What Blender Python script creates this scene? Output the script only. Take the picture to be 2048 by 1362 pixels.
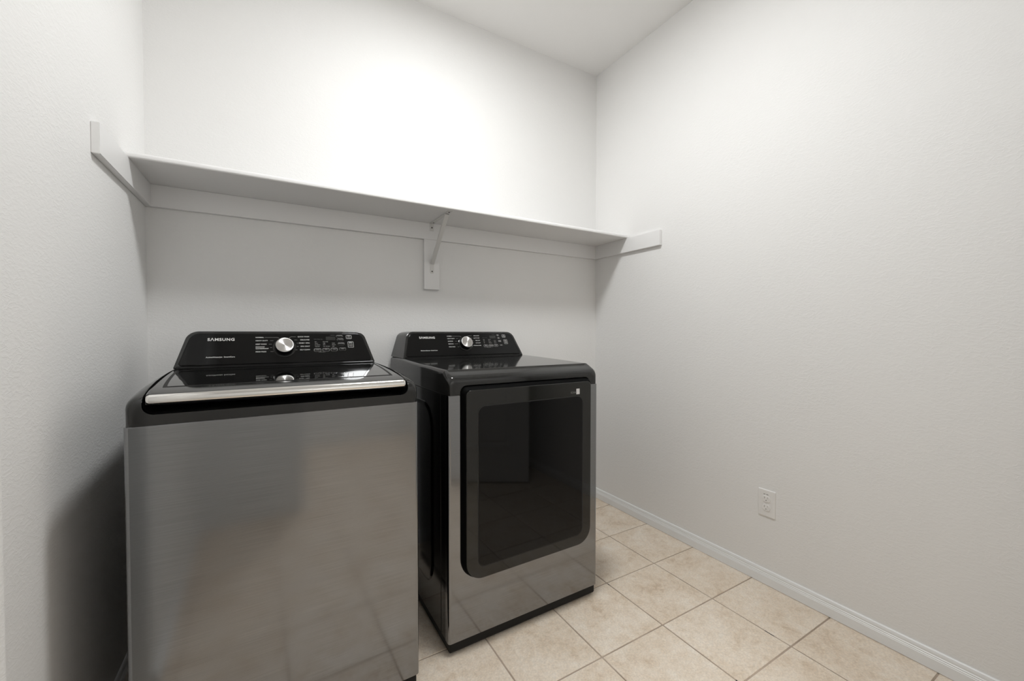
import bpy, bmesh, math, random
from mathutils import Vector, Matrix

for o in list(bpy.data.objects):
    bpy.data.objects.remove(o, do_unlink=True)
scn = bpy.context.scene
COL = scn.collection
PI = math.pi

# ------------------------------------------------------------------ camera
CAM = dict(x=-1.9088, y=-2.1309, z=1.13, yaw=0.5297, pitch=-0.0199, roll=0.0007, f=817.94)
cd = bpy.data.cameras.new('camera')
cam = bpy.data.objects.new('camera', cd)
COL.objects.link(cam)
fw = Vector((math.sin(CAM['yaw']) * math.cos(CAM['pitch']), math.cos(CAM['yaw']) * math.cos(CAM['pitch']), math.sin(CAM['pitch'])))
rt = Vector((math.cos(CAM['yaw']), -math.sin(CAM['yaw']), 0))
up = rt.cross(fw)
r2 = rt * math.cos(CAM['roll']) + up * math.sin(CAM['roll'])
u2 = -rt * math.sin(CAM['roll']) + up * math.cos(CAM['roll'])
m = Matrix((r2, u2, -fw)).transposed().to_4x4()
m.translation = Vector((CAM['x'], CAM['y'], CAM['z']))
cam.matrix_world = m
cd.sensor_fit = 'HORIZONTAL'
cd.sensor_width = 36.0
cd.lens = CAM['f'] / 2048 * 36.0
cd.clip_start = 0.02
scn.camera = cam

# ------------------------------------------------------------------ world, exposure
w = bpy.data.worlds.new('world')
scn.world = w
w.use_nodes = True
w.node_tree.nodes['Background'].inputs[0].default_value = (1.0, 0.98, 0.95, 1)
w.node_tree.nodes['Background'].inputs[1].default_value = 0.0
scn.view_settings.view_transform = 'Standard'
scn.view_settings.look = 'None'
scn.view_settings.gamma = 1.0
scn.view_settings.use_curve_mapping = False
scn.view_settings.exposure = 0.15
LAMP_STRENGTH = 86.0     # one strength for both lamps: the one the shelf's shadow points to, and the one in the hall behind the open door

# room measures (metres): right wall x=0, back wall y=0, floor z=0
W, H = 2.336, 2.862
YR = -2.52               # rear wall, behind the camera
XJ, YJ = -2.225, -1.2955   # left wall steps into the room here


# ------------------------------------------------------------------ helpers
def mat(name, color, rough=0.5, metal=0.0, **kw):
    mt = bpy.data.materials.new(name)
    mt.use_nodes = True
    b = mt.node_tree.nodes['Principled BSDF']
    b.inputs['Base Color'].default_value = (*color, 1)
    b.inputs['Roughness'].default_value = rough
    b.inputs['Metallic'].default_value = metal
    for k, v in kw.items():
        b.inputs[k.replace('_', ' ')].default_value = v
    return mt


def nd(mt, typ, **kw):
    n = mt.node_tree.nodes.new(typ)
    for k, v in kw.items():
        if k in n.inputs:
            n.inputs[k].default_value = v
        else:
            setattr(n, k, v)
    return n


def lk(mt, a, ao, b, bi):
    mt.node_tree.links.new(a.outputs[ao], b.inputs[bi])


def bsdf(mt):
    return mt.node_tree.nodes['Principled BSDF']


def ramp(mt, stops):
    n = nd(mt, 'ShaderNodeValToRGB')
    cr = n.color_ramp
    while len(cr.elements) < len(stops):
        cr.elements.new(0.5)
    for e, (p, c) in zip(cr.elements, stops):
        e.position = p
        e.color = (*c, 1)
    return n


def weighted(o):
    """large flat faces keep their true normal next to rounded edges"""
    md = o.modifiers.new('weighted_normal', 'WEIGHTED_NORMAL')
    md.keep_sharp = True
    md.weight = 90


def obj(name, bm, material, parent=None, smooth=None, **props):
    me = bpy.data.meshes.new(name)
    bmesh.ops.recalc_face_normals(bm, faces=bm.faces)
    bm.to_mesh(me)
    bm.free()
    if smooth is not None:
        me.polygons.foreach_set('use_smooth', [True] * len(me.polygons))
        me.set_sharp_from_angle(angle=math.radians(smooth))
    if material:
        me.materials.append(material)
    o = bpy.data.objects.new(name, me)
    COL.objects.link(o)
    if smooth is not None:
        weighted(o)
    if parent:
        o.parent = parent
    for k, v in props.items():
        o[k] = v
    return o


def empty(name, loc, rotz=0, label=None, cat=None, group=None):
    o = bpy.data.objects.new(name, None)
    o.empty_display_size = 0.05
    COL.objects.link(o)
    o.location = loc
    o.rotation_euler = (0, 0, rotz)
    if label:
        o['label'] = label
    if cat:
        o['category'] = cat
    if group:
        o['group'] = group
    return o


def box(bm, x0, x1, y0, y1, z0, z1, bev=0.0, seg=2):
    g = bmesh.ops.create_cube(bm, size=1.0)
    vs = g['verts']
    for v in vs:
        v.co = Vector((x0 + (v.co.x + .5) * (x1 - x0), y0 + (v.co.y + .5) * (y1 - y0), z0 + (v.co.z + .5) * (z1 - z0)))
    if bev:
        es = list({e for v in vs for e in v.link_edges})
        bmesh.ops.bevel(bm, geom=es, offset=bev, segments=seg, profile=0.5, affect='EDGES')
    return bm


def B(*a, **k):
    return box(bmesh.new(), *a, **k)


def loft(bm, rings, cap0=True, cap1=True, closed=True):
    vr = [[bm.verts.new(p) for p in r] for r in rings]
    n = len(vr[0])
    for a, b in zip(vr[:-1], vr[1:]):
        for i in range(n if closed else n - 1):
            j = (i + 1) % n
            bm.faces.new((a[i], a[j], b[j], b[i]))
    if cap0:
        bm.faces.new(vr[0][::-1])
    if cap1:
        bm.faces.new(vr[-1])
    return bm


def rpoly(pts, rad, seg=6):
    """2D polygon with rounded corners; rad a number or a list."""
    out = []
    n = len(pts)
    for i in range(n):
        r = rad[i] if isinstance(rad, (list, tuple)) else rad
        p = Vector(pts[i]); a = Vector(pts[i - 1]); b = Vector(pts[(i + 1) % n])
        if r <= 1e-6:
            out.append((p.x, p.y))
            continue
        da = (a - p).normalized(); db = (b - p).normalized()
        ang = da.angle(db)
        d = r / math.tan(ang / 2)
        c = p + (da + db).normalized() * (r / math.sin(ang / 2))
        s = p + da * d - c
        e = p + db * d - c
        a0 = math.atan2(s.y, s.x); a1 = math.atan2(e.y, e.x)
        da_ = (a1 - a0 + PI) % (2 * PI) - PI
        for k in range(seg + 1):
            t = a0 + da_ * k / seg
            out.append((c.x + r * math.cos(t), c.y + r * math.sin(t)))
    return out


def inset(pts, d):
    """move a counter-clockwise 2D outline inwards by d"""
    n = len(pts)
    out = []
    for i in range(n):
        a = Vector(pts[i - 1]); p = Vector(pts[i]); b = Vector(pts[(i + 1) % n])
        e1 = (p - a); e2 = (b - p)
        if e1.length < 1e-9: e1 = e2
        if e2.length < 1e-9: e2 = e1
        e1 = e1.normalized(); e2 = e2.normalized()
        n1 = Vector((-e1.y, e1.x)); n2 = Vector((-e2.y, e2.x))
        nn = (n1 + n2)
        nn = nn.normalized() if nn.length > 1e-6 else n1
        k = d / max(0.35, nn.dot(n1))
        out.append((p.x + nn.x * k, p.y + nn.y * k))
    return out


def rrect(x0, x1, y0, y1, r, seg=6):
    return rpoly([(x0, y0), (x1, y0), (x1, y1), (x0, y1)], r, seg)


def plate(bm, outline, fn, levels):
    """loft of an outline: levels = [(height, inset)], fn(x, y, h) -> point"""
    rings = [[fn(x, y, h) for x, y in (inset(outline, d) if d else outline)] for h, d in levels]
    return loft(bm, rings)


def ring(bm, outline, wdt, fn, h0, h1):
    a, b = outline, inset(outline, wdt)
    n = len(a)
    lay = []
    for pts, h in ((a, h0), (a, h1), (b, h1), (b, h0)):
        lay.append([bm.verts.new(fn(x, y, h)) for x, y in pts])
    for q in range(4):
        p, s = lay[q], lay[(q + 1) % 4]
        for i in range(n):
            j = (i + 1) % n
            bm.faces.new((p[i], p[j], s[j], s[i]))
    return bm


def cyl(bm, c, axis, r, h, n=24, r2=None, cap=True):
    """cylinder or cone from c along axis"""
    ax = Vector(axis).normalized()
    u = ax.orthogonal().normalized(); v = ax.cross(u)
    c = Vector(c)
    r2 = r if r2 is None else r2
    rings = []
    for rr, hh in ((r, 0), (r2, h)):
        rings.append([c + ax * hh + (u * math.cos(2 * PI * i / n) + v * math.sin(2 * PI * i / n)) * rr for i in range(n)])
    return loft(bm, rings, cap, cap)


def lathe(bm, c, axis, prof, n=32, cap0=True, cap1=True):
    ax = Vector(axis).normalized()
    u = ax.orthogonal().normalized(); v = ax.cross(u)
    c = Vector(c)
    return loft(bm, [[c + ax * h + (u * math.cos(2 * PI * i / n) + v * math.sin(2 * PI * i / n)) * r for i in range(n)] for r, h in prof], cap0, cap1)


def boolean_cut(o, cutters, bev=0.0):
    """cut solids away from o, bake the result into its mesh"""
    o.modifiers.clear()
    for c in cutters:
        md = o.modifiers.new('cut', 'BOOLEAN')
        md.operation = 'DIFFERENCE'; md.solver = 'EXACT'; md.object = c
    if bev:
        bv = o.modifiers.new('bev', 'BEVEL')
        bv.width = bev; bv.segments = 2; bv.limit_method = 'ANGLE'; bv.angle_limit = math.radians(40)
    bpy.context.view_layer.update()
    dg = bpy.context.evaluated_depsgraph_get()
    me = bpy.data.meshes.new_from_object(o.evaluated_get(dg))
    o.modifiers.clear()
    o.data = me
    weighted(o)
    me.polygons.foreach_set('use_smooth', [True] * len(me.polygons))
    me.set_sharp_from_angle(angle=math.radians(28))
    for c in cutters:
        bpy.data.objects.remove(c, do_unlink=True)


def lettering(bm, items):
    """items: (text, matrix, size, align, xscale, bold). Flat print, 0.2 mm thick."""
    obs = []
    for text, mx, size, align, xs, bold in items:
        cu = bpy.data.curves.new('t', 'FONT')
        cu.body = text
        cu.size = size
        cu.align_x = align
        cu.align_y = 'CENTER'
        cu.offset = bold
        cu.space_character = 1.14 if size > .012 else 1.04
        cu.extrude = 0.0001
        cu.resolution_u = 3
        o = bpy.data.objects.new('t', cu)
        COL.objects.link(o)
        obs.append((o, mx @ Matrix.Diagonal((xs, 1, 1, 1))))
    bpy.context.view_layer.update()
    dg = bpy.context.evaluated_depsgraph_get()
    for o, mx in obs:
        me = bpy.data.meshes.new_from_object(o.evaluated_get(dg))
        me.transform(mx)
        bm.from_mesh(me)
        bpy.data.meshes.remove(me)
        bpy.data.objects.remove(o, do_unlink=True)
    return bm


# ------------------------------------------------------------------ materials
def wall_paint(name, col, strength=0.32):
    mt = mat(name, col, 0.62)
    tc = nd(mt, 'ShaderNodeTexCoord')
    mp = nd(mt, 'ShaderNodeMapping'); mp.inputs['Scale'].default_value = (1, 1, 2.1)
    lk(mt, tc, 'Object', mp, 'Vector')
    n1 = nd(mt, 'ShaderNodeTexNoise', Scale=30.0, Detail=3.0, Roughness=0.55, Distortion=0.7)
    lk(mt, mp, 'Vector', n1, 'Vector')
    # ridges where the noise crosses its middle: the torn edges of a hand-trowelled skim coat
    s1 = nd(mt, 'ShaderNodeMath', operation='SUBTRACT'); s1.inputs[1].default_value = 0.5
    a1 = nd(mt, 'ShaderNodeMath', operation='ABSOLUTE')
    r1 = ramp(mt, [(0.0, (.55, .55, .55)), (0.04, (0.18, 0.18, 0.18)), (0.14, (0, 0, 0))])
    lk(mt, n1, 'Fac', s1, 0); lk(mt, s1, 'Value', a1, 0); lk(mt, a1, 'Value', r1, 'Fac')
    n2 = nd(mt, 'ShaderNodeTexNoise', Scale=5.0, Detail=2.0)
    lk(mt, tc, 'Object', n2, 'Vector')
    r2_ = ramp(mt, [(0.3, (.25, .25, .25)), (0.7, (1, 1, 1))])
    lk(mt, n2, 'Fac', r2_, 'Fac')
    mu = nd(mt, 'ShaderNodeMath', operation='MULTIPLY')
    lk(mt, r1, 'Color', mu, 0); lk(mt, r2_, 'Color', mu, 1)
    n3 = nd(mt, 'ShaderNodeTexNoise', Scale=75.0, Detail=4.0, Roughness=0.6)
    lk(mt, mp, 'Vector', n3, 'Vector')
    m3 = nd(mt, 'ShaderNodeMath', operation='MULTIPLY'); m3.inputs[1].default_value = 0.7
    lk(mt, n3, 'Fac', m3, 0)
    ad = nd(mt, 'ShaderNodeMath', operation='ADD')
    lk(mt, mu, 'Value', ad, 0); lk(mt, m3, 'Value', ad, 1)
    bp = nd(mt, 'ShaderNodeBump', Strength=strength, Distance=0.0025)
    lk(mt, ad, 'Value', bp, 'Height')
    lk(mt, bp, 'Normal', bsdf(mt), 'Normal')
    return mt


M = {}
M['wall'] = wall_paint('wall_paint', (0.868, 0.858, 0.843))
M['ceiling'] = wall_paint('ceiling_paint', (0.89, 0.88, 0.865), 0.1)
M['trim'] = mat('trim_white', (0.85, 0.845, 0.84), 0.38)
M['shelf'] = mat('shelf_white', (0.86, 0.85, 0.84), 0.42)
M['basebd'] = mat('baseboard_white', (0.88, 0.885, 0.885), 0.35)
M['plastic'] = mat('outlet_plastic', (0.87, 0.855, 0.835), 0.35)
M['dark'] = mat('slot_dark', (0.01, 0.01, 0.01), 0.6)
M['smudge'] = mat('ink_mark', (0.12, 0.11, 0.10), 0.7)
M['screw'] = mat('screw_steel', (0.10, 0.095, 0.085), 0.45, 0.7)
M['charcoal'] = mat('charcoal_plastic', (0.017, 0.017, 0.0162), 0.07, 0.0, Specular_IOR_Level=0.5)
M['charcoal_side'] = mat('dark_painted_steel', (0.004, 0.004, 0.004), 0.10, 0.0, Specular_IOR_Level=0.4)
M['black'] = mat('black_gloss', (0.005, 0.005, 0.005), 0.06, 0.0, Specular_IOR_Level=0.22)
M['lidglass'] = mat('black_lid_glass', (0.004, 0.004, 0.004), 0.04, 0.0, IOR=1.9)
M['blackmatte'] = mat('black_plastic', (0.005, 0.005, 0.005), 0.5, 0.0, Specular_IOR_Level=0.25)
M['doorframe'] = mat('door_gloss_charcoal', (0.011, 0.011, 0.0095), 0.06, 0.0, Specular_IOR_Level=0.5)
M['doorglass'] = mat('door_dark_glass', (0.004, 0.004, 0.004), 0.04, 0.0, Specular_IOR_Level=0.24)
M['chrome'] = mat('satin_chrome', (0.78, 0.765, 0.74), 0.14, 1.0)
M['print'] = mat('white_print', (0.72, 0.71, 0.69), 0.5)
M['printgrey'] = mat('grey_print', (0.34, 0.335, 0.32), 0.5)
M['printdim'] = mat('dim_print', (0.10, 0.10, 0.095), 0.5)
M['doorbody'] = mat('door_side_black', (0.002, 0.002, 0.002), 0.6, 0.0, Specular_IOR_Level=0.05)
M['button'] = mat('button_gloss', (0.006, 0.006, 0.006), 0.12, 0.0, Specular_IOR_Level=0.8)
M['sticker'] = mat('white_sticker', (0.78, 0.78, 0.77), 0.5)
M['rubber'] = mat('rubber_foot', (0.02, 0.02, 0.02), 0.7)
M['hose'] = mat('hose_grey', (0.35, 0.35, 0.34), 0.45)
M['metalwhite'] = mat('painted_steel_white', (0.74, 0.725, 0.70), 0.35)

# brushed stainless: fine horizontal grain
ms = mat('brushed_stainless', (0.30, 0.30, 0.30), 0.12, 1.0, Anisotropic=0.35)
tc = nd(ms, 'ShaderNodeTexCoord')
mp = nd(ms, 'ShaderNodeMapping'); mp.inputs['Scale'].default_value = (6, 6, 900)
lk(ms, tc, 'Object', mp, 'Vector')
n1 = nd(ms, 'ShaderNodeTexNoise', Scale=1.0, Detail=2.0)
lk(ms, mp, 'Vector', n1, 'Vector')
cr = ramp(ms, [(0.25, (0.230, 0.235, 0.242)), (0.75, (0.285, 0.290, 0.298))])
lk(ms, n1, 'Fac', cr, 'Fac'); lk(ms, cr, 'Color', bsdf(ms), 'Base Color')
rr = nd(ms, 'ShaderNodeMapRange'); rr.inputs['To Min'].default_value = 0.09; rr.inputs['To Max'].default_value = 0.14
lk(ms, n1, 'Fac', rr, 'Value'); lk(ms, rr, 'Result', bsdf(ms), 'Roughness')
tg = nd(ms, 'ShaderNodeTangent', direction_type='RADIAL', axis='Z')
lk(ms, tg, 'Tangent', bsdf(ms), 'Tangent')
M['steel'] = ms

# knob cap: turned metal, highlights fan out from the centre
mk = mat('turned_metal', (0.58, 0.57, 0.555), 0.30, 1.0, Anisotropic=0.9)
tg = nd(mk, 'ShaderNodeTangent', direction_type='RADIAL', axis='Z')
lk(mk, tg, 'Tangent', bsdf(mk), 'Tangent')
M['knob'] = mk

# ceramic floor tile, blotched beige
mt = mat('beige_tile', (0.6, 0.5, 0.4), 0.42)
tc = nd(mt, 'ShaderNodeTexCoord')
oi = nd(mt, 'ShaderNodeObjectInfo')
cx = nd(mt, 'ShaderNodeVectorMath', operation='SCALE'); cx.inputs['Scale'].default_value = 37.0
cmb = nd(mt, 'ShaderNodeCombineXYZ')
for i in range(3):
    mt.node_tree.links.new(oi.outputs['Random'], cmb.inputs[i])
lk(mt, cmb, 'Vector', cx, 0)
av = nd(mt, 'ShaderNodeVectorMath', operation='ADD')
lk(mt, tc, 'Object', av, 0); lk(mt, cx, 'Vector', av, 1)
n1 = nd(mt, 'ShaderNodeTexNoise', Scale=7.0, Detail=6.0, Roughness=0.62, Distortion=0.5)
lk(mt, av, 'Vector', n1, 'Vector')
cr = ramp(mt, [(0.33, (0.62, 0.48, 0.345)), (0.46, (0.77, 0.65, 0.52)), (0.56, (0.83, 0.725, 0.605)), (0.70, (0.88, 0.80, 0.70))])
n3 = nd(mt, 'ShaderNodeTexNoise', Scale=34.0, Detail=5.0, Roughness=0.65, Distortion=0.8)
lk(mt, av, 'Vector', n3, 'Vector')
mm = nd(mt, 'ShaderNodeMix', data_type='FLOAT'); mm.inputs[0].default_value = 0.42
lk(mt, n1, 'Fac', mm, 2); lk(mt, n3, 'Fac', mm, 3)
lk(mt, mm, 0, cr, 'Fac')
n2 = nd(mt, 'ShaderNodeTexNoise', Scale=160.0, Detail=3.0, Roughness=0.7)
lk(mt, av, 'Vector', n2, 'Vector')
mr = nd(mt, 'ShaderNodeMapRange'); mr.inputs['From Min'].default_value = 0.3; mr.inputs['From Max'].default_value = 0.7
mr.inputs['To Min'].default_value = 0.87; mr.inputs['To Max'].default_value = 1.11
lk(mt, n2, 'Fac', mr, 'Value')
mx = nd(mt, 'ShaderNodeVectorMath', operation='SCALE')
lk(mt, cr, 'Color', mx, 0); lk(mt, mr, 'Result', mx, 'Scale')
lk(mt, mx, 'Vector', bsdf(mt), 'Base Color')
bp = nd(mt, 'ShaderNodeBump', Strength=0.25, Distance=0.001)
lk(mt, n2, 'Fac', bp, 'Height'); lk(mt, bp, 'Normal', bsdf(mt), 'Normal')
M['tile'] = mt

mg = mat('grout', (0.30, 0.225, 0.165), 0.85)
tc = nd(mg, 'ShaderNodeTexCoord')
n1 = nd(mg, 'ShaderNodeTexNoise', Scale=9.0, Detail=4.0)
lk(mg, tc, 'Object', n1, 'Vector')
cr = ramp(mg, [(0.3, (0.33, 0.26, 0.20)), (0.7, (0.52, 0.42, 0.335))])
lk(mg, n1, 'Fac', cr, 'Fac'); lk(mg, cr, 'Color', bsdf(mg), 'Base Color')
M['grout'] = mg


def emissive(name, strength):
    e = mat(name, (0.9, 0.88, 0.85), 0.4)
    bsdf(e).inputs['Emission Color'].default_value = (0.975, 0.995, 1.0, 1)
    bsdf(e).inputs['Emission Strength'].default_value = strength
    return e


# ------------------------------------------------------------------ the setting
def struct(name, bm, material, smooth=None, parent=None, **kw):
    o = obj(name, bm, material, parent, smooth)
    if parent is None:
        o['kind'] = 'structure'
    for k, v in kw.items():
        o[k] = v
    return o


T = 0.12
YH = -4.1     # far side of the hall behind the doorway
XH0, XH1 = -3.2, 0.9
struct('wall_back', B(-W - T, T, 0, T, -0.01, H + .01), M['wall'], label='white textured wall behind the washer and dryer')
struct('wall_right', B(0, T, YR, 0, -0.01, H + .01), M['wall'], label='white textured wall with outlet and baseboard beside the dryer')

# left wall: recessed by the washer, then a rounded outside corner
pl = rpoly([(-W, 0), (-W - T, 0), (-W - T, YR), (XJ, YR), (XJ, YJ), (-W, YJ)], [0, 0, 0, 0, 0.022, 0.0], 8)
bm = bmesh.new()
loft(bm, [[(x, y, -0.01) for x, y in pl], [(x, y, H + .01) for x, y in pl]])
struct('wall_left', bm, M['wall'], 25, label='white textured wall beside the washer, stepping out at a rounded corner')

# rear wall with the doorway
DX0, DX1, DH = -1.68, -0.885, 2.05
bm = bmesh.new()
box(bm, XH0, DX0, YR - T, YR, -0.01, H + .01)
box(bm, DX1, XH1, YR - T, YR, -0.01, H + .01)
box(bm, DX0, DX1, YR - T, YR, DH, H + .01)
struct('wall_rear', bm, M['wall'], label='white wall behind the camera with a doorway')
bm = bmesh.new()
box(bm, DX0 - .06, DX0, YR, YR + .015, 0, DH + .06, .003)
box(bm, DX1, DX1 + .06, YR, YR + .015, 0, DH + .06, .003)
box(bm, DX0, DX1, YR, YR + .015, DH, DH + .06, .003)
struct('trim_1', bm, M['trim'], label='white casing round the doorway')

struct('ceiling', B(XH0, XH1, YH - T, T, H, H + T), M['ceiling'], label='plain off-white ceiling')
bm = bmesh.new()
box(bm, XH0, XH1, YH - T, YH, -0.01, H + .01)
struct('wall_hall_back', bm, M['wall'], label='far wall of the hall behind the doorway')
struct('wall_hall_left', B(XH0 - T, XH0, YH, YR, -0.01, H + .01), M['wall'], label='left end wall of the hall')
struct('wall_hall_right', B(XH1, XH1 + T, YH, YR, -0.01, H + .01), M['wall'], label='right end wall of the hall')

# floor: recessed grout bed and one child per tile
floor = struct('floor', B(XH0, XH1, YH, 0.0, -0.06, -0.0022), M['grout'], label='beige ceramic tile floor with brown grout')
PX, PY, GR = 0.3112, 0.3072, 0.0052
X0L, Y0L = -0.3068, -0.4655       # one grout line each way, measured on the photograph


def tile_mesh(x0, x1, y0, y1):
    b = bmesh.new()
    c = ((x0 + x1) / 2, (y0 + y1) / 2)
    hw, hh = (x1 - x0) / 2, (y1 - y0) / 2
    o = rrect(-hw, hw, -hh, hh, min(0.002, hw * .3, hh * .3), 1)
    plate(b, o, lambda x, y, h: (x, y, h), [(-0.012, 0), (-0.0013, 0), (-0.0004, 0.0006), (0, 0.0018)])
    me = bpy.data.meshes.new('tile')
    bmesh.ops.recalc_face_normals(b, faces=b.faces)
    b.to_mesh(me); b.free()
    me.polygons.foreach_set('use_smooth', [False] * len(me.polygons))
    me.materials.append(M['tile'])
    return me, c


cache = {}
rnd = random.Random(4)


def add_tile(x0, x1, y0, y1):
    if x1 - x0 < .012 or y1 - y0 < .012:
        return
    key = (round(x1 - x0, 4), round(y1 - y0, 4))
    if key not in cache:
        cache[key] = tile_mesh(x0, x1, y0, y1)[0]
    t = bpy.data.objects.new('tile', cache[key])
    COL.objects.link(t)
    t.location = ((x0 + x1) / 2, (y0 + y1) / 2, rnd.uniform(-.0003, 0.0))
    t.parent = floor


for i in range(-4, 13):
    for j in range(-2, 13):
        xa = X0L - PX * i + GR / 2; xb = X0L - PX * (i - 1) - GR / 2
        ya = Y0L - PY * j + GR / 2; yb = Y0L - PY * (j - 1) - GR / 2
        yb = min(yb, 0)
        in_room = ya > YR + T * 0 - .3
        xlo, xhi = (-W, 0) if (ya + yb) / 2 > YR - .06 else (XH0, XH1)
        xa2, xb2 = max(xa, xlo), min(xb, xhi)
        ya2 = max(ya, YH)
        if xb2 > xa2 and yb > ya2:
            add_tile(xa2, xb2, ya2, yb)

# dark chips lodged in the joints
for cx_, cy_, lx, ly in ((-.3068, -1.312, .0036, .034), (-.6180, -.785, .004, .007), (-.6180, -1.372, .005, .005)):
    obj('joint_chip', B(cx_ - lx / 2, cx_ + lx / 2, cy_ - ly / 2, cy_ + ly / 2, -.0023, -.0009, .0004, 1), M['rubber'], floor)

# baseboards
PROF = [(0, 0), (.0125, 0), (.0125, .036), (.0108, .038), (.0112, .041), (.0092, .043), (.0096, .047), (.0076, .049), (.0078, .055),
        (.0062, .0625), (.0035, .0653), (0, .0653)]


def baseboard(name, p0, p1, nrm, label):
    bm = bmesh.new()
    z0 = 0.0012
    loft(bm, [[(p[0] + nrm[0] * a, p[1] + nrm[1] * a, z + z0) for a, z in PROF] for p in (p0, p1)])
    return struct(name, bm, M['basebd'], label=label)


baseboard('baseboard_right', (0, YR), (0, 0), (-1, 0), 'white moulded baseboard along the right wall')
baseboard('baseboard_back', (-W, 0), (-.0126, 0), (0, -1), 'white moulded baseboard behind the dryer')
baseboard('baseboard_left', (-W, YJ), (-W, -.0126), (1, 0), 'white moulded baseboard beside the washer')
baseboard('baseboard_step', (XJ, YR), (XJ, YJ - .012), (1, 0), 'white moulded baseboard below the stepped-out wall')

# the open door leaf behind the camera (seen mirrored in the dryer door)
dl = math.hypot(.645, .40)
door = empty('door_1', (-.885, YR + .03, 0.012), math.atan2(.40, .645))
door['kind'] = 'structure'
door['label'] = 'white panel door standing open behind the camera'
obj('leaf', B(0, dl, -.035, 0, 0, 2.03, .002), M['trim'], door)
for (a, b_, c, d) in ((.11, dl - .11, .25, .86), (.11, dl - .11, 1.02, 1.88)):
    bm = bmesh.new()
    o = rrect(a, b_, c, d, .028, 3)
    ring(bm, o, .022, lambda x, y, h: (x, h, y), 0.0, 0.010)
    plate(bm, rrect(a + .05, b_ - .05, c + .05, d - .05, .016, 3), lambda x, y, h: (x, h, y), [(0.0, 0), (0.006, .012)])
    obj('panel', bm, M['trim'], door)
bm = bmesh.new()
lathe(bm, (dl - .07, 0, .95), (0, 1, 0), [(.03, 0), (.03, .008), (.012, .012), (.012, .035), (.026, .045), (.028, .06), (.016, .07)], 20)
obj('door_knob', bm, M['chrome'], door, 40)


# ------------------------------------------------------------------ ceiling lamps
def ceiling_lamp(name, x, y, strength, label):
    t = empty(name + '_offscreen', (x, y, H), 0, label, 'lamp')
    bm = bmesh.new()
    lathe(bm, (0, 0, 0), (0, 0, -1), [(.175, 0), (.175, .022), (.165, .03)], 40)
    obj('base', bm, M['metalwhite'], t, 30)
    bm = bmesh.new()
    pr = [(.160, .029), (.158, .034), (.150, .037), (.10, .0385), (.012, .039)]
    lathe(bm, (0, 0, 0), (0, 0, -1), pr, 40)
    obj(name + '_diffuser_offscreen', bm, emissive('lamp_glass', strength), t, 60)
    return t


ceiling_lamp('ceiling_lamp', -1.20, -1.02, LAMP_STRENGTH, 'round flat white lamp on the ceiling above the washer and dryer')
ceiling_lamp('hall_lamp', -1.25, -3.30, LAMP_STRENGTH, 'round flat white lamp on the ceiling of the hall')

# ------------------------------------------------------------------ shelf
ZS, DS, CT = 1.7118, 0.305, 0.019
sh = empty('wall_shelf', (-W / 2, 0, ZS), 0, 'long white shelf on wall cleats above the washer and dryer', 'shelf')
ox = W / 2
# board with a rounded nose
pf = rpoly([(0, 0), (-DS, 0), (-DS, .0205), (0, .0205)], [0, .006, .010, 0], 5)
bm = bmesh.new()
loft(bm, [[(x, y, z) for y, z in pf] for x in (-ox + .0008, ox - .0008)])
obj('board', bm, M['shelf'], sh, 40)
HC = 0.0872
obj('cleat', B(-ox, ox, -CT, 0, -HC, 0, .0015), M['shelf'], sh)
for s, ln in ((-1, .5654), (1, .5511)):
    bm = bmesh.new()
    xa, xb = (-ox, -ox + CT) if s < 0 else (ox - CT, ox)
    # the side cleats run on past the shelf board and are notched under it
    prof = [(-CT, -HC), (-CT, -.0003), (-DS - .0004, -.0003), (-DS - .0004, .0), (-ln, .0), (-ln, -HC)]
    loft(bm, [[(x, y, z) for y, z in prof] for x in (xa, xb)])
    bmesh.ops.recalc_face_normals(bm, faces=bm.faces)
    bmesh.ops.bevel(bm, geom=[e for e in bm.edges if abs(e.verts[0].co.y + ln) < 1e-5 or abs(e.verts[1].co.y + ln) < 1e-5], offset=.0015, segments=2, affect='EDGES')
    obj('cleat', bm, M['shelf'], sh)
BX = -1.169 + ox
obj('bracket_board', B(BX - .0425, BX + .0425, -CT - .0004, 0, 1.359 - ZS, -HC - .0002, .0015), M['shelf'], sh)
bw = .010
bm = bmesh.new()
yb = -CT - .0006
# bent flat bar: arm under the shelf and plate down the cleat, in one piece
lp = [(-.285, -.0003), (yb, -.0003), (yb, -.042), (yb - .0022, -.042), (yb - .0022, -.0025), (-.285, -.0025)]
loft(bm, [[(x, y, z) for y, z in lp] for x in (BX - bw, BX + bw)])
br = obj('bracket', bm, M['metalwhite'], sh)
bm = bmesh.new()
o = rpoly([(BX - bw, 1.506 - ZS), (BX - bw, 1.4445 - ZS), (BX + bw, 1.4445 - ZS), (BX + bw, 1.506 - ZS)], [0, .006, .006, 0], 4)
plate(bm, o, lambda x, z, h: (x, yb - h, z), [(0, 0), (.0018, 0), (.0022, .0004)])
obj('foot_plate', bm, M['metalwhite'], br)
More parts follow.
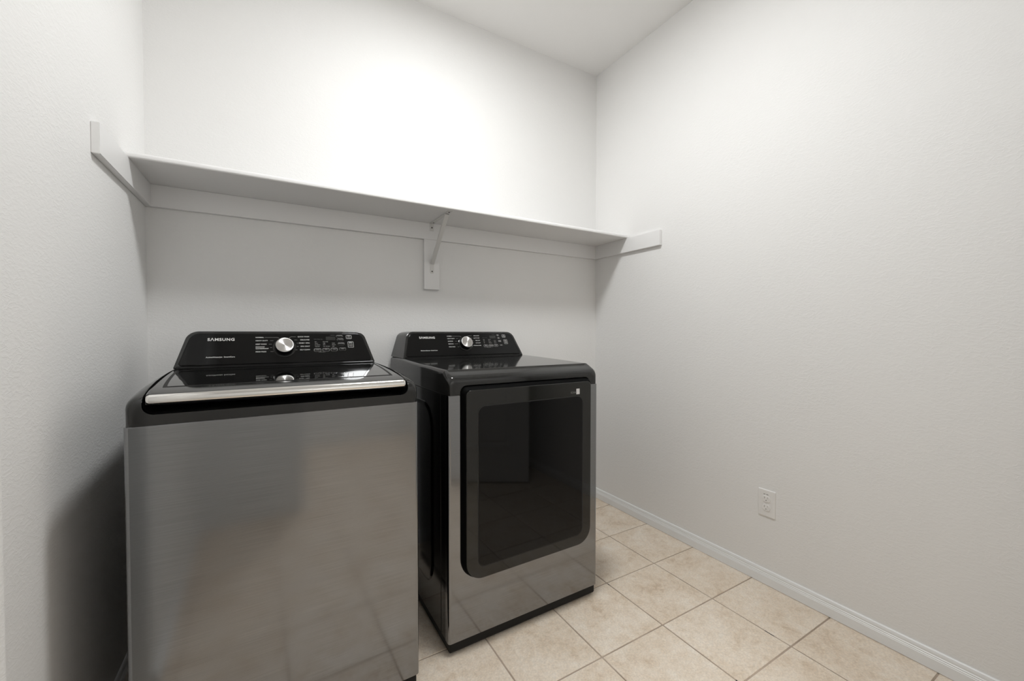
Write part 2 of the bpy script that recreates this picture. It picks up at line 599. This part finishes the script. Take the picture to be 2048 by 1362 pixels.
# channel-section brace from the foot plate up to the arm
p0 = Vector((BX, yb - .002, 1.500 - ZS)); p1 = Vector((BX, -.235, -.003))
dv = (p1 - p0).normalized(); nv = Vector((0, -dv.z, dv.y))
if nv.y > 0: nv = -nv
cs = [(-bw, 0), (-bw, .010), (bw, .010), (bw, 0), (bw - .0018, 0), (bw - .0018, .0082), (-bw + .0018, .0082), (-bw + .0018, 0)]
bm = bmesh.new()
loft(bm, [[p + Vector((a, 0, 0)) + nv * (b_ - .002) for a, b_ in cs] for p in (p0, p1)])
obj('brace', bm, M['metalwhite'], br)
for c, ax in (((BX, yb - .002, -.024), (0, -1, 0)), ((BX, yb - .002, 1.4555 - ZS), (0, -1, 0)), ((BX + .001, -.045, -.0025), (0, 0, -1)), ((BX + .002, -.262, -.0025), (0, 0, -1))):
    bm = bmesh.new()
    lathe(bm, c, ax, [(.0042, 0), (.0036, .0014), (.0018, .002)], 12)
    obj('screw', bm, M['screw'], br, 40)

# ------------------------------------------------------------------ outlet
ot = empty('wall_outlet', (0, -1.1377, .3645), -PI / 2, 'white duplex power outlet on the right wall above the baseboard', 'outlet')
# local: x along the wall, -y out of the wall... built facing local -y
PW, PH = .0375, .0605
fo = lambda x, z, h: (x, -h, z)
bm = bmesh.new()
plate(bm, rrect(-PW, PW, -PH, PH, .0045, 4), fo, [(0, 0), (.0030, 0), (.0052, .0024), (.0056, .0034)])
cp = obj('cover_plate', bm, M['plastic'], ot, 25)
def slot_cutters(zc):
    """two blade slots and the round earth hole, open to the front"""
    out = []
    for x0, x1, z0, z1 in ((-.0075, -.0055, zc + .001, zc + .0095), (.0055, .0072, zc + .002, zc + .0088)):
        out.append(obj('cut', B(x0, x1, -.02, -.0003, z0, z1), None, ot))
    bm = bmesh.new()
    cyl(bm, (0, -.0003, zc - .0062), (0, -1, 0), .0026, .02, 14)
    out.append(obj('cut', bm, None, ot))
    return out
for zc in (.0195, -.0195):
    bm = bmesh.new()
    a = [(.0172 * math.cos(k * PI / 16), max(-.0135, min(.0135, .0172 * math.sin(k * PI / 16)))) for k in range(32)]
    plate(bm, [(x, z + zc) for x, z in a], fo, [(.0050, 0), (.0078, 0), (.0084, .0008)])
    rc = obj('receptacle', bm, M['plastic'], ot, 30)
    boolean_cut(rc, slot_cutters(zc))
boolean_cut(cp, slot_cutters(.0195) + slot_cutters(-.0195))
bm = bmesh.new()
lathe(bm, (0, -.0055, 0), (0, -1, 0), [(.003, 0), (.003, .0006), (.002, .001)], 14)
obj('screw', bm, M['metalwhite'], ot, 30)
bm = bmesh.new()
box(bm, -.0125, -.0045, -.0058, -.0055, .0385, .0408)
box(bm, -.0005, .0085, -.0058, -.0055, .0385, .0408)
obj('mark', bm, M['smudge'], ot, None, label='two small dark pencil marks')


# ------------------------------------------------------------------ appliances
def feet(parent, hw, y0, y1):
    for x in (-hw, hw):
        for y in (y0, y1):
            bm = bmesh.new()
            lathe(bm, (x, y, 0), (0, 0, 1), [(.021, 0), (.021, .006), (.014, .010), (.008, .012), (.008, .045)], 18)
            obj('foot', bm, M['rubber'], parent, 30)


def profile_ring(v, hw, zb, zt, rs, n=7):
    """x-z section at depth v: sides up from zb, shoulders of radius rs, flat top at zt"""
    rs = min(rs, (zt - zb) * .8)
    pts = [(-hw, v, zb)]
    for k in range(n + 1):
        a = PI - PI / 2 * k / n
        pts.append((-hw + rs + rs * math.cos(a), v, zt - rs + rs * math.sin(a)))
    for k in range(n + 1):
        a = PI / 2 - PI / 2 * k / n
        pts.append((hw - rs + rs * math.cos(a), v, zt - rs + rs * math.sin(a)))
    pts.append((hw, v, zb))
    return pts


def front_sheet(bm, hw, z0, z1, depth=.03, r=.010):
    pf = rpoly([(-hw, depth), (-hw, 0), (hw, 0), (hw, depth)], [0, r, r, 0], 6)
    loft(bm, [[(x, y, z0) for x, y in pf], [(x, y, z0 + .001) for x, y in pf], [(x, y, z1 - .0012) for x, y in pf],
              [(x, y + (.0008 if y < .005 else 0), z1) for x, y in pf]])
    return bm


TILT = math.radians(27.5)
ZB, ZT = 1.012, 1.134
FL = (ZT - ZB) / math.cos(TILT)


def console(parent, v0, vback, words, washer):
    """sloping control panel; v0 = depth of its lower front edge"""
    def face(x, t, h=0.0):
        return Vector((x, v0 + t * math.sin(TILT) - h * math.cos(TILT), ZB + t * math.cos(TILT) + h * math.sin(TILT)))
    outl = rpoly([(-.3285, -.004), (.3285, -.004), (.2935, FL), (-.2935, FL)], [.004, .004, .040, .040], 9)
    bm = bmesh.new()

    def back(sc, y):
        return [(x * sc, y, max(ZB - .004, ZB + t * math.cos(TILT) * (.985 if t > .05 else 1))) for x, t in outl]
    rings = [[face(x, t, 0.0) for x, t in inset(outl, .004)],
             [face(x, t, -.0015) for x, t in inset(outl, .0012)],
             [face(x, t, -.006) for x, t in outl]]
    mid = [Vector((x * 1.012, v0 + .085 + .02 * t / FL, ZB + t * math.cos(TILT))) for x, t in outl]
    rings += [mid, [Vector(p) for p in back(1.03, vback)]]
    loft(bm, rings)
    cpn = obj('control_panel', bm, M['charcoal'], parent, 30)
    # glossy face plate, proud of the housing
    fp = rpoly([(-.3165, .003), (.3165, .003), (.2835, FL - .011), (-.2835, FL - .011)], [.010, .010, .031, .031], 9)
    bm = bmesh.new()
    plate(bm, fp, face, [(-.002, 0), (.0012, 0), (.0026, .0012), (.0032, .0032)])
    obj('face_plate', bm, M['black'], cpn, 50)
    # rolled lower trim where the panel meets the top
    bm = bmesh.new()
    tr = [(v0 - .0025, ZB - .006), (v0 - .010, ZB - .006), (v0 - .0105, ZB - .003), (v0 - .008, ZB + .0008), (v0 - .0035, ZB + .0022), (v0 + .001, ZB + .002)]
    loft(bm, [[(x * (1 if abs(x) < .3 else 1), y, z) for y, z in tr] for x in (-.318, .318)])
    obj('lower_trim', bm, M['black'], cpn, 50)

    H0 = .0033
    rot = Matrix(((1, 0, 0), (0, math.sin(TILT), -math.cos(TILT)), (0, math.cos(TILT), math.sin(TILT)))).to_4x4()

    def tz(z):
        return (z - ZB) / math.cos(TILT)

    def mx(x, z):
        a = rot.copy()
        a.translation = face(x, tz(z), H0 + .0001)
        return a
    # knob
    kz = 1.0705
    kx = 0.0
    kc = face(kx, tz(kz), H0)
    N = Vector((0, -math.cos(TILT), math.sin(TILT)))
    bm = bmesh.new()
    lathe(bm, kc, N, [(.0385, -.0005), (.0385, .0006), (.0368, .0012), (.0355, .0004)], 48)
    obj('knob_ring', bm, M['charcoal'], cpn, 40)
    bm = bmesh.new()
    lathe(bm, (0, 0, 0), (0, 0, 1), [(.0310, 0), (.0306, .014), (.0300, .0215), (.0292, .0225)], 48)
    kb = obj('knob', bm, M['blackmatte'], cpn, 40)
    kb.matrix_local = Matrix.Translation(kc) @ rot
    bm = bmesh.new()
    prof = [(.0298, .0222), (.0296, .0236), (.0284, .0242)] + [(.0284 * (1 - k / 7.0) + .0002, .0242 - .0007 * k / 7.0) for k in range(1, 8)]
    lathe(bm, (0, 0, 0), (0, 0, 1), prof, 48)
    kcap = obj('knob_cap', bm, M['knob'], cpn, 40)
    kcap.matrix_local = Matrix.Translation(kc) @ rot
    # lettering
    big, small, tiny, lines = [], [], [], []
    big.append(('S\u039bMSUNG', mx(-.1975, 1.1015), .0150, 'CENTER', 1.06, .00042))
    small.append((words['tag1'], mx(-.240, 1.0405), .0068, 'LEFT', 1.06, .00010))
    small.append((words['tag2'], mx(-.156, 1.0405), .0068, 'RIGHT', 1.06, .00010))
    rz = [1.1085, 1.0965, 1.0835, 1.0705, 1.0560]
    for z, s in zip(rz, words['left']):
        if '/' in s:
            a, b_ = s.split('/')
            small.append((a + '/', mx(-.0935, z + .0028), .0056, 'LEFT', 1.08, .0001))
            small.append((b_, mx(-.0935, z - .0032), .0056, 'LEFT', 1.08, .0001))
        else:
            small.append((s, mx(-.0935, z), .0058, 'LEFT', 1.08, .0001))
    rz2 = [1.1105, 1.0985, 1.0860, 1.0735, 1.0605]
    for z, s in zip(rz2, words['right']):
        small.append((s, mx(.0865, z), .0058, 'RIGHT', 1.08, .0001))

    def seg(x0, z0, x1, z1):
        lines.append((x0, z0, x1, z1))
    for z, s, k in zip(rz, words['left'], (-.022, -.036, -.0415, -.0415, -.036)):
        x0 = -.0935 + .0044 * max(len(q) for q in s.split('/')) + .003
        seg(min(x0, k - .006), z, k, z)
    seg(-.022, rz[0], -.0165, rz[0] - .004)
    for z, s, k in zip(rz2, words['right'], (.022, .034, .0415, .0415, .037)):
        x1 = .0865 - .0044 * len(s) - .003
        seg(k, z, max(x1, k + .006), z)
    seg(.0165, rz2[0] - .004, .022, rz2[0])
    # option columns
    cols = words['cols']
    for xc, rows, al in ((.112, cols[0], 'LEFT'), (.1415, cols[1], 'LEFT'), (.1745, cols[2], 'LEFT')):
        n = len(rows)
        for k, s in enumerate(rows):
            tiny.append((s, mx(xc - .007, 1.0725 + .0060 * (n - 1 - k)), .0042, al, 1.0, .00005))
    tiny.append((words['lock'], mx(.1285, 1.0505), .0042, 'CENTER', 1.0, 0))
    dim = [('  '.join(words['status']), mx(.1025, 1.1005), .0042, 'LEFT', 1.0, 0), ('Delay End', mx(.180, 1.1165), .0038, 'RIGHT', 1.0, 0)]
    obj('logo_lettering', lettering(bmesh.new(), big), M['print'], cpn)
    for it in small:
        obj('cycle_lettering', lettering(bmesh.new(), [it]), M['print'], cpn)
    # print too small to pick apart word by word
    obj('option_lettering', lettering(bmesh.new(), tiny), M['printgrey'], cpn, None, kind='stuff')
    obj('status_lettering', lettering(bmesh.new(), dim), M['printdim'], cpn, None, kind='stuff')
    for x0, z0, x1, z1 in lines:
        bm = bmesh.new()
        a = face(x0, tz(z0), H0); b_ = face(x1, tz(z1), H0)
        d = (b_ - a).normalized(); s = d.cross(N) * .00035
        q = [a + s, b_ + s, b_ - s, a - s]
        loft(bm, [q, [p + N * .00015 for p in q]])
        obj('cycle_line', bm, M['printgrey'], cpn)
    # display window
    bm = bmesh.new()
    plate(bm, rrect(.146, .182, tz(1.0965), tz(1.1105), .002, 2), face, [(H0 - .0005, 0), (H0 + .0002, 0)])
    obj('display', bm, mat('display_smoke', (.016, .017, .015), .12), cpn)
    # buttons: three in a row, four in a column, power and start
    bs = [(.1135, 1.0585, .0128, .0068), (.1440, 1.0590, .0128, .0068), (.1738, 1.0595, .0124, .0068), (.2055, 1.0605, .0128, .0064),
          (.1975, 1.1125, .0124, .0050), (.1995, 1.0985, .0124, .0050), (.2020, 1.0815, .0124, .0058),
          (.2335, 1.1085, .0108, .0085), (.2385, 1.0780, .0112, .0135)]
    blab = words['buttons']
    lab = []
    for k, (x, z, hw, hh) in enumerate(bs):
        o = rrect(x - hw, x + hw, tz(z) - hh, tz(z) + hh, min(hh * .92, .0052) if k < 7 else .0034, 5)
        bm = bmesh.new()
        up_ = .0042 if (washer and k < 7) else .0007
        plate(bm, inset(o, .0012), face, [(H0 - .001, 0), (H0 + up_ * .35, .0003), (H0 + up_ * .75, .0012), (H0 + up_, .0026 if k < 7 else .0018)])
        obj('button', bm, M['button'], cpn, 60)
        if k in (0, 1, 2, 7, 8) or washer:
            bm = bmesh.new()
            ring(bm, o, .00075 if k > 6 else .0005, face, H0 - .0002, H0 + .0002)
            obj('button_outline', bm, M['print'] if k in (0, 1, 2, 7, 8) else M['printgrey'], cpn)
        tl = blab[k].split('/')
        for q, s in enumerate(tl):
            a = rot.copy()
            zz = z if k < 7 else z - (.0045 if k == 7 else .0035)
            a.translation = face(x, tz(zz) + (len(tl) - 1 - 2 * q) * .0026, H0 + up_ + .0002)
            lab.append((s, a, .0046 if k < 7 else .0044, 'CENTER', 1.0, .00005))
    a = rot.copy(); a.translation = face(.2385, tz(1.0838), H0 + .0009)
    bm = lettering(bmesh.new(), lab)
    # start / pause mark: triangle and two bars
    def tri(pts):
        q = [face(.2385 + x, tz(1.0838) + y, H0 + .0008) for x, y in pts]
        loft(bm, [q, [p + N * .00015 for p in q]])
    tri([(-.0052, -.0028), (-.0008, 0), (-.0052, .0028)])
    tri([(.0008, -.0028), (.0018, -.0028), (.0018, .0028), (.0008, .0028)])
    tri([(.0034, -.0028), (.0044, -.0028), (.0044, .0028), (.0034, .0028)])
    # power mark: open circle and bar
    arc = [(.0030 * math.sin(t), .0030 * math.cos(t)) for t in [math.radians(40 + 280 * k / 14) for k in range(15)]]
    arc2 = [(x * 1.28, y * 1.28) for x, y in arc][::-1]
    for k in range(14):
        q = [face(.2335 + x, tz(1.1115) + y, H0 + .0008) for x, y in (arc[k], arc[k + 1], arc2[13 - k], arc2[14 - k])]
        loft(bm, [q, [p + N * .00015 for p in q]])
    q = [face(.2335 + x, tz(1.1115) + y, H0 + .0008) for x, y in ((-.0004, .0004), (.0004, .0004), (.0004, .004), (-.0004, .004))]
    loft(bm, [q, [p + N * .00015 for p in q]])
    obj('button_lettering', bm, M['print'] if not washer else M['printgrey'], cpn, None, kind='stuff')
    return cpn


# ---------------- washing machine
wm = empty('washing_machine', (-1.8595, -.8845, 0), math.radians(1.1),
           'top-loading washing machine with brushed steel front, black glass lid and chrome handle bar', 'washer')
HWW, DW, ZC = .3445, .745, .9122
bm = bmesh.new()
pf = rpoly([(-HWW + .006, .02), (-HWW + .006, .006), (HWW - .006, .006), (HWW - .006, .02)], [0, .012, .012, 0], 5)
box(bm, -HWW + .006, HWW - .006, .008, DW - .01, .010, .0455, .006)
obj('base', bm, M['blackmatte'], wm)
obj('cabinet', B(-HWW, HWW, .0285, DW, .045, ZC - .001, .003), M['charcoal_side'], wm)
obj('front_panel', front_sheet(bmesh.new(), HWW, .045, ZC), M['steel'], wm, 30, label='brushed stainless steel front panel')
feet(wm, .29, .07, .68)
# charcoal top deck
deck_prof = [(0.0, .948, .0165), (.0015, .957, .0085), (.005, .9655, .0045), (.011, .972, .0018), (.022, .9775, 0), (.045, .9825, 0), (.075, .987, 0), (.12, .9925, 0),
             (.19, .9985, 0), (.28, 1.003, 0), (.38, 1.006, 0), (.50, 1.008, 0), (.62, 1.009, 0), (DW, 1.009, 0)]
bm = bmesh.new()
loft(bm, [profile_ring(v, HWW - .0012 - ins, ZC, z, .020 + .012 * min(1, v / .2)) for v, z, ins in deck_prof])
deck = obj('top_deck', bm, M['charcoal'], wm, 28)
# lid opening and hand recess
def cutter(h0, h1, ya, yb_, zlo, zhi, r):
    b = bmesh.new()
    rings = []
    for hh, y in ((h0, ya), (h1, yb_)):
        pp = rpoly([(-hh, zlo), (hh, zlo), (hh, zhi), (-hh, zhi)], [r, r, .001, .001], 7)
        rings.append([(x, y, z) for x, z in pp])
    loft(b, rings)
    return obj('cut', b, None, wm)
boolean_cut(deck, [cutter(.3105, .3265, -.05, .5, .9375, 1.08, .022)], .0016)
# black liner of the recess under the lid
bm = bmesh.new()
def liner(hh, y, d=0.0):
    pp = rpoly([(-hh, .966), (-hh, .9375), (hh, .9375), (hh, .966)], [0, .022, .022, 0], 7)
    return [(x * (1 - d * .004), y, z + d * .001) for x, z in pp]
r0 = liner(.3098, .004); r1 = liner(.3145, .16)
q0 = [(x * .996, y, z + (.0015 if z < .96 else 0)) for x, y, z in r0]; q1 = [(x * .996, y, z + (.0015 if z < .96 else 0)) for x, y, z in r1]
loft(bm, [r0, r1, q1, q0], False, False, False)
box(bm, -.312, .312, .13, .16, .940, .985)
obj('handle_recess', bm, M['blackmatte'], wm, 40)
bm = bmesh.new()
plate(bm, rrect(.148, .212, .9418, .9545, .002, 3), lambda x, z, h: (x, .1295 - h, z), [(-.004, 0), (.0006, 0)])
rl = obj('recess_label', bm, M['black'], wm)
# lid
def lid_z(v):
    pts = [(0, .9825), (.02, .985), (.05, .9875), (.10, .9915), (.2, .997), (.3, 1.001), (.4, 1.0035), (.5, 1.005)]
    for (a, za), (b_, zb) in zip(pts[:-1], pts[1:]):
        if v <= b_:
            return za + (zb - za) * (v - a) / (b_ - a)
    return pts[-1][1]
def lid_hw(v):
    return (.3060 + .0025 * min(1, v / .05)) + (.3250 - .3085) * min(1, v / .5)
bm = bmesh.new()
vs_ = [.012, .03, .06, .10, .15, .2, .26, .32, .38, .44, .495]
rings = []
for v in vs_:
    hh, zt = lid_hw(v), lid_z(v)
    th = .024 if v < .05 else .022
    rings.append([(-hh, v, zt - th), (-hh, v, zt - .004), (-hh + .0012, v, zt - .0014), (-hh + .004, v, zt), (-hh * .5, v, zt), (hh * .5, v, zt), (hh - .004, v, zt), (hh - .0012, v, zt - .0014), (hh, v, zt - .004), (hh, v, zt - th)])
loft(bm, rings)
lid = obj('lid', bm, M['charcoal'], wm, 25)
# glass of the lid, with a black rim round it
def lidpt(x, v, h):
    return (x, v, lid_z(v) + h)
def glass_outline(d):
    out = []
    n = 12
    va, vb = .088 + d, .492 - d * .2
    xs0, xs1 = .2875 - d, .3145 - d
    for k in range(n + 1):
        out.append((-xs0 + 2 * xs0 * k / n, va))
    for k in range(1, n + 1):
        t = k / n
        v = va + (vb - va) * t
        out.append((xs0 + (xs1 - xs0) * t ** .8, v))
    for k in range(1, n + 1):
        out.append((xs1 - 2 * xs1 * k / n, vb))
    for k in range(1, n):
        t = 1 - k / n
        v = va + (vb - va) * t
        out.append((-xs0 - (xs1 - xs0) * t ** .8, v))
    return out
def grid_sheet(d, h):
    """sheet over the sloping lid, built as strips so it follows the curve"""
    b = bmesh.new()
    va, vb = .088 + d, .492 - d * .2
    n = 16
    top, bot = [], []
    for k in range(n + 1):
        t = k / n
        v = va + (vb - va) * t
        hw = .2875 - d + (.3145 - .2875) * t ** .8
        top.append([b.verts.new((s * hw, v, lid_z(v) + h)) for s in (-1, -.5, 0, .5, 1)])
        bot.append([b.verts.new((s * hw, v, lid_z(v) - .004)) for s in (-1, -.5, 0, .5, 1)])
    for k in range(n):
        for j in range(4):
            b.faces.new((top[k][j], top[k][j + 1], top[k + 1][j + 1], top[k + 1][j]))
            b.faces.new((bot[k][j], bot[k + 1][j], bot[k + 1][j + 1], bot[k][j + 1]))
        b.faces.new((top[k][0], top[k + 1][0], bot[k + 1][0], bot[k][0]))
        b.faces.new((top[k][4], bot[k][4], bot[k + 1][4], top[k + 1][4]))
    for q in (0, n):
        for j in range(4):
            b.faces.new((top[q][j], bot[q][j], bot[q][j + 1], top[q][j + 1]))
    return b
obj('glass_rim', grid_sheet(0.0, .0004), M['blackmatte'], lid, 30)
obj('glass', grid_sheet(.008, .0010), M['lidglass'], lid, 30, label='black glass window of the lid')
# chrome handle bar across the front of the lid
bm = bmesh.new()
sec = [(.0015, .0130), (.0065, .0205), (.0100, .0235), (.016, .0248), (.026, .0245), (.026, .004), (.014, .0008), (.006, .0018), (.0022, .006)]
rings = []
for x, s in ((-.3065, .55), (-.3045, .85), (-.299, 1), (-.15, 1), (0, 1), (.15, 1), (.299, 1), (.3045, .85), (.3065, .55)):
    rings.append([(x, .014 + (y - .014) * s + .0 , .9595 + .0125 + (z - .0125) * s) for y, z in sec])
loft(bm, rings)
obj('handle', bm, M['chrome'], lid, 50, label='polished chrome handle bar')
words_w = dict(tag1='ActiveWaterJet', tag2='SmartCare',
               left=['NORMAL', 'HEAVY DUTY', 'DEEP WASH', 'BEDDING/WATERPROOF', 'PERM PRESS'],
               right=['QUICK WASH', 'DELICATES', 'RINSE + SPIN', 'SPIN ONLY', 'SELF CLEAN'],
               cols=(['Hot', 'Warm', 'Eco Warm', 'Tap Cold'], ['Extra High', 'High', 'Med', 'Low  No Spin'], ['Heavy', 'Normal', 'Light']),
               lock='( Child Lock )', status=['Wash', 'Rinse', 'Spin'],
               buttons=['Temp.', 'Spin', 'Soil', 'Soak', 'Delay End', 'Deep Fill', 'Extra Rinse', 'POWER', 'START/PAUSE'])
console(wm, .505, DW, words_w, True)

# ---------------- clothes dryer
dr = empty('clothes_dryer', (-1.0535, -.8150, 0), math.radians(.6),
           'clothes dryer with dark glass door and brushed steel front, beside the washer', 'dryer')
HWD, DD = .3400, .755
ZCD = .9110
obj('base', B(-HWD + .005, HWD - .005, .006, DD - .01, .008, .0465, .007), M['blackmatte'], dr)
# black cabinet with a pressed panel on each side
cab = obj('cabinet', B(-HWD, HWD, .0285, DD, .046, ZCD - .001, .003), M['charcoal_side'], dr)
for s in (-1, 1):
    bm = bmesh.new()
    o = rrect(.145, .70, .16, .862, .10, 10)
    plate(bm, o, lambda y, z, h: (s * (HWD + h), y, z), [(-.001, 0), (.0015, .002), (.0035, .008), (.004, .018)])
    sp = obj('side_panel', bm, M['charcoal_side'], cab, 60)
    obj('side_seam', B(min(s * HWD, s * (HWD + .0012)), max(s * HWD, s * (HWD + .0012)), .070, .0712, .05, ZCD - .002), M['charcoal'], cab)
obj('front_panel', front_sheet(bmesh.new(), HWD, .046, ZCD), M['steel'], dr, 30, label='brushed stainless steel front panel')
feet(dr, .285, .07, .69)
# charcoal top
top_prof = [(0.0, .952, .0165), (.0015, .9605, .0085), (.005, .968, .0045), (.011, .9742, .0018), (.020, .979, 0), (.036, .9872, 0), (.054, .9955, 0), (.056, .9960, 0),
            (.12, .9975, 0), (.25, 1.001, 0), (.40, 1.005, 0), (.56, 1.008, 0), (DD, 1.009, 0)]
bm = bmesh.new()
loft(bm, [profile_ring(v, HWD - .0010 - ins, ZCD, z, .022 - .007 * min(1, v / .15)) for v, z, ins in top_prof])
top = obj('top_cover', bm, M['charcoal'], dr, 20)
b = bmesh.new()
pp = rpoly([(-.294, .85), (.294, .85), (.294, .9435), (-.294, .9435)], [.001, .001, .024, .024], 7)
loft(b, [[(x, -.05, z) for x, z in pp], [(x, .05, z) for x, z in pp]])
boolean_cut(top, [obj('cut', b, None, dr)], .0014)
bm = bmesh.new()
box(bm, -.30, .30, .028, .05, .88, .950)
obj('door_recess', bm, M['doorbody'], dr)
# door
fd = lambda x, z, h: (x, -h, z)
outd = rpoly([(-.2935, .2545), (.2935, .2545), (.2935, .9400), (-.2935, .9400)], [.075, .075, .024, .024], 10)
bm = bmesh.new()
plate(bm, outd, fd, [(-.026, .001), (.0005, 0), (.010, .002), (.0175, .008), (.0205, .0105)])
dd = obj('door', bm, M['doorbody'], dr, 50)
outf = rpoly([(-.2825, .2590), (.2825, .2590), (.2825, .9290), (-.2825, .9290)], [.066, .066, .020, .020], 10)
wino = rpoly([(-.2400, .2990), (.2400, .2990), (.2400, .8730), (-.2400, .8730)], .030, 8)
bm = bmesh.new()
plate(bm, outf, fd, [(.012, 0), (.0215, 0), (.0238, .0008), (.0250, .0030)])
fr = obj('door_front', bm, M['doorframe'], dd, 50)
bm = bmesh.new()
ring(bm, wino, .0030, fd, .0245, .02515)
obj('window_groove', bm, M['dark'], dd)
bm = bmesh.new()
plate(bm, inset(wino, .0028), fd, [(.0235, 0), (.0251, 0), (.0256, .0012), (.0258, .004)])
obj('window', bm, M['doorglass'], dd, 50, label='dark tinted window of the door')
# small sticker on the door, top right
bm = bmesh.new()
plate(bm, rrect(.2035, .2205, .8795, .9020, .001, 2), fd, [(.0249, 0), (.0253, 0)])
st = obj('door_sticker', bm, M['sticker'], dd, None, label='small white paper sticker')
rx = Matrix.Rotation(PI / 2, 4, 'X')
ma = rx.copy(); ma.translation = Vector((.201, -.0252, .8875))
obj('door_lettering', lettering(bmesh.new(), [('SCAN', ma, .0105, 'RIGHT', .95, .0001)]), mat('faint_print', (.20, .20, .19), .5), dd)
words_d = dict(tag1='MoistureSensor', tag2='SmartCare',
               left=['NORMAL', 'HEAVY DUTY', 'SANITIZE', 'BEDDING', 'PERM PRESS'],
               right=['DELICATES', 'QUICK DRY', 'TIME DRY', 'AIR FLUFF', 'WRINKLE FREE'],
               cols=(['High', 'Med', 'Low', 'Off'], ['Very Dry', 'More', 'Normal', 'Damp Dry'], ['60 min', '40 min', '20 min']),
               lock='( Child Lock )', status=['Drying', 'Cooling'],
               buttons=['Temp.', 'Dry Level', 'Time', 'Alert', 'Adjust/Time', 'Anti/Static', 'Wrinkle/Prevent', 'POWER', 'START/PAUSE'])
console(dr, .575, DD, words_d, False)

# ------------------------------------------------------------------ hose in the gap left of the washer
def tube(bm, pts, r, n=12):
    rings = []
    for i, p in enumerate(pts):
        a = Vector(pts[max(0, i - 1)]); b_ = Vector(pts[min(len(pts) - 1, i + 1)])
        t = (b_ - a).normalized()
        u = t.cross(Vector((1, 0.2, 0.1))).normalized(); v = t.cross(u)
        rings.append([Vector(p) + (u * math.cos(2 * PI * k / n) + v * math.sin(2 * PI * k / n)) * r for k in range(n)])
    return loft(bm, rings)
hp = []
for k in range(25):
    t = k / 24
    hp.append((-2.262 + .03 * math.sin(t * 2.2), -.66 + .56 * t, .0135 + .30 * t * t))
bm = bmesh.new()
tube(bm, hp, .012)
ho = obj('hose', bm, M['hose'], None, 60)
ho['label'] = 'grey hose on the floor between the washer and the left wall'
ho['category'] = 'hose'
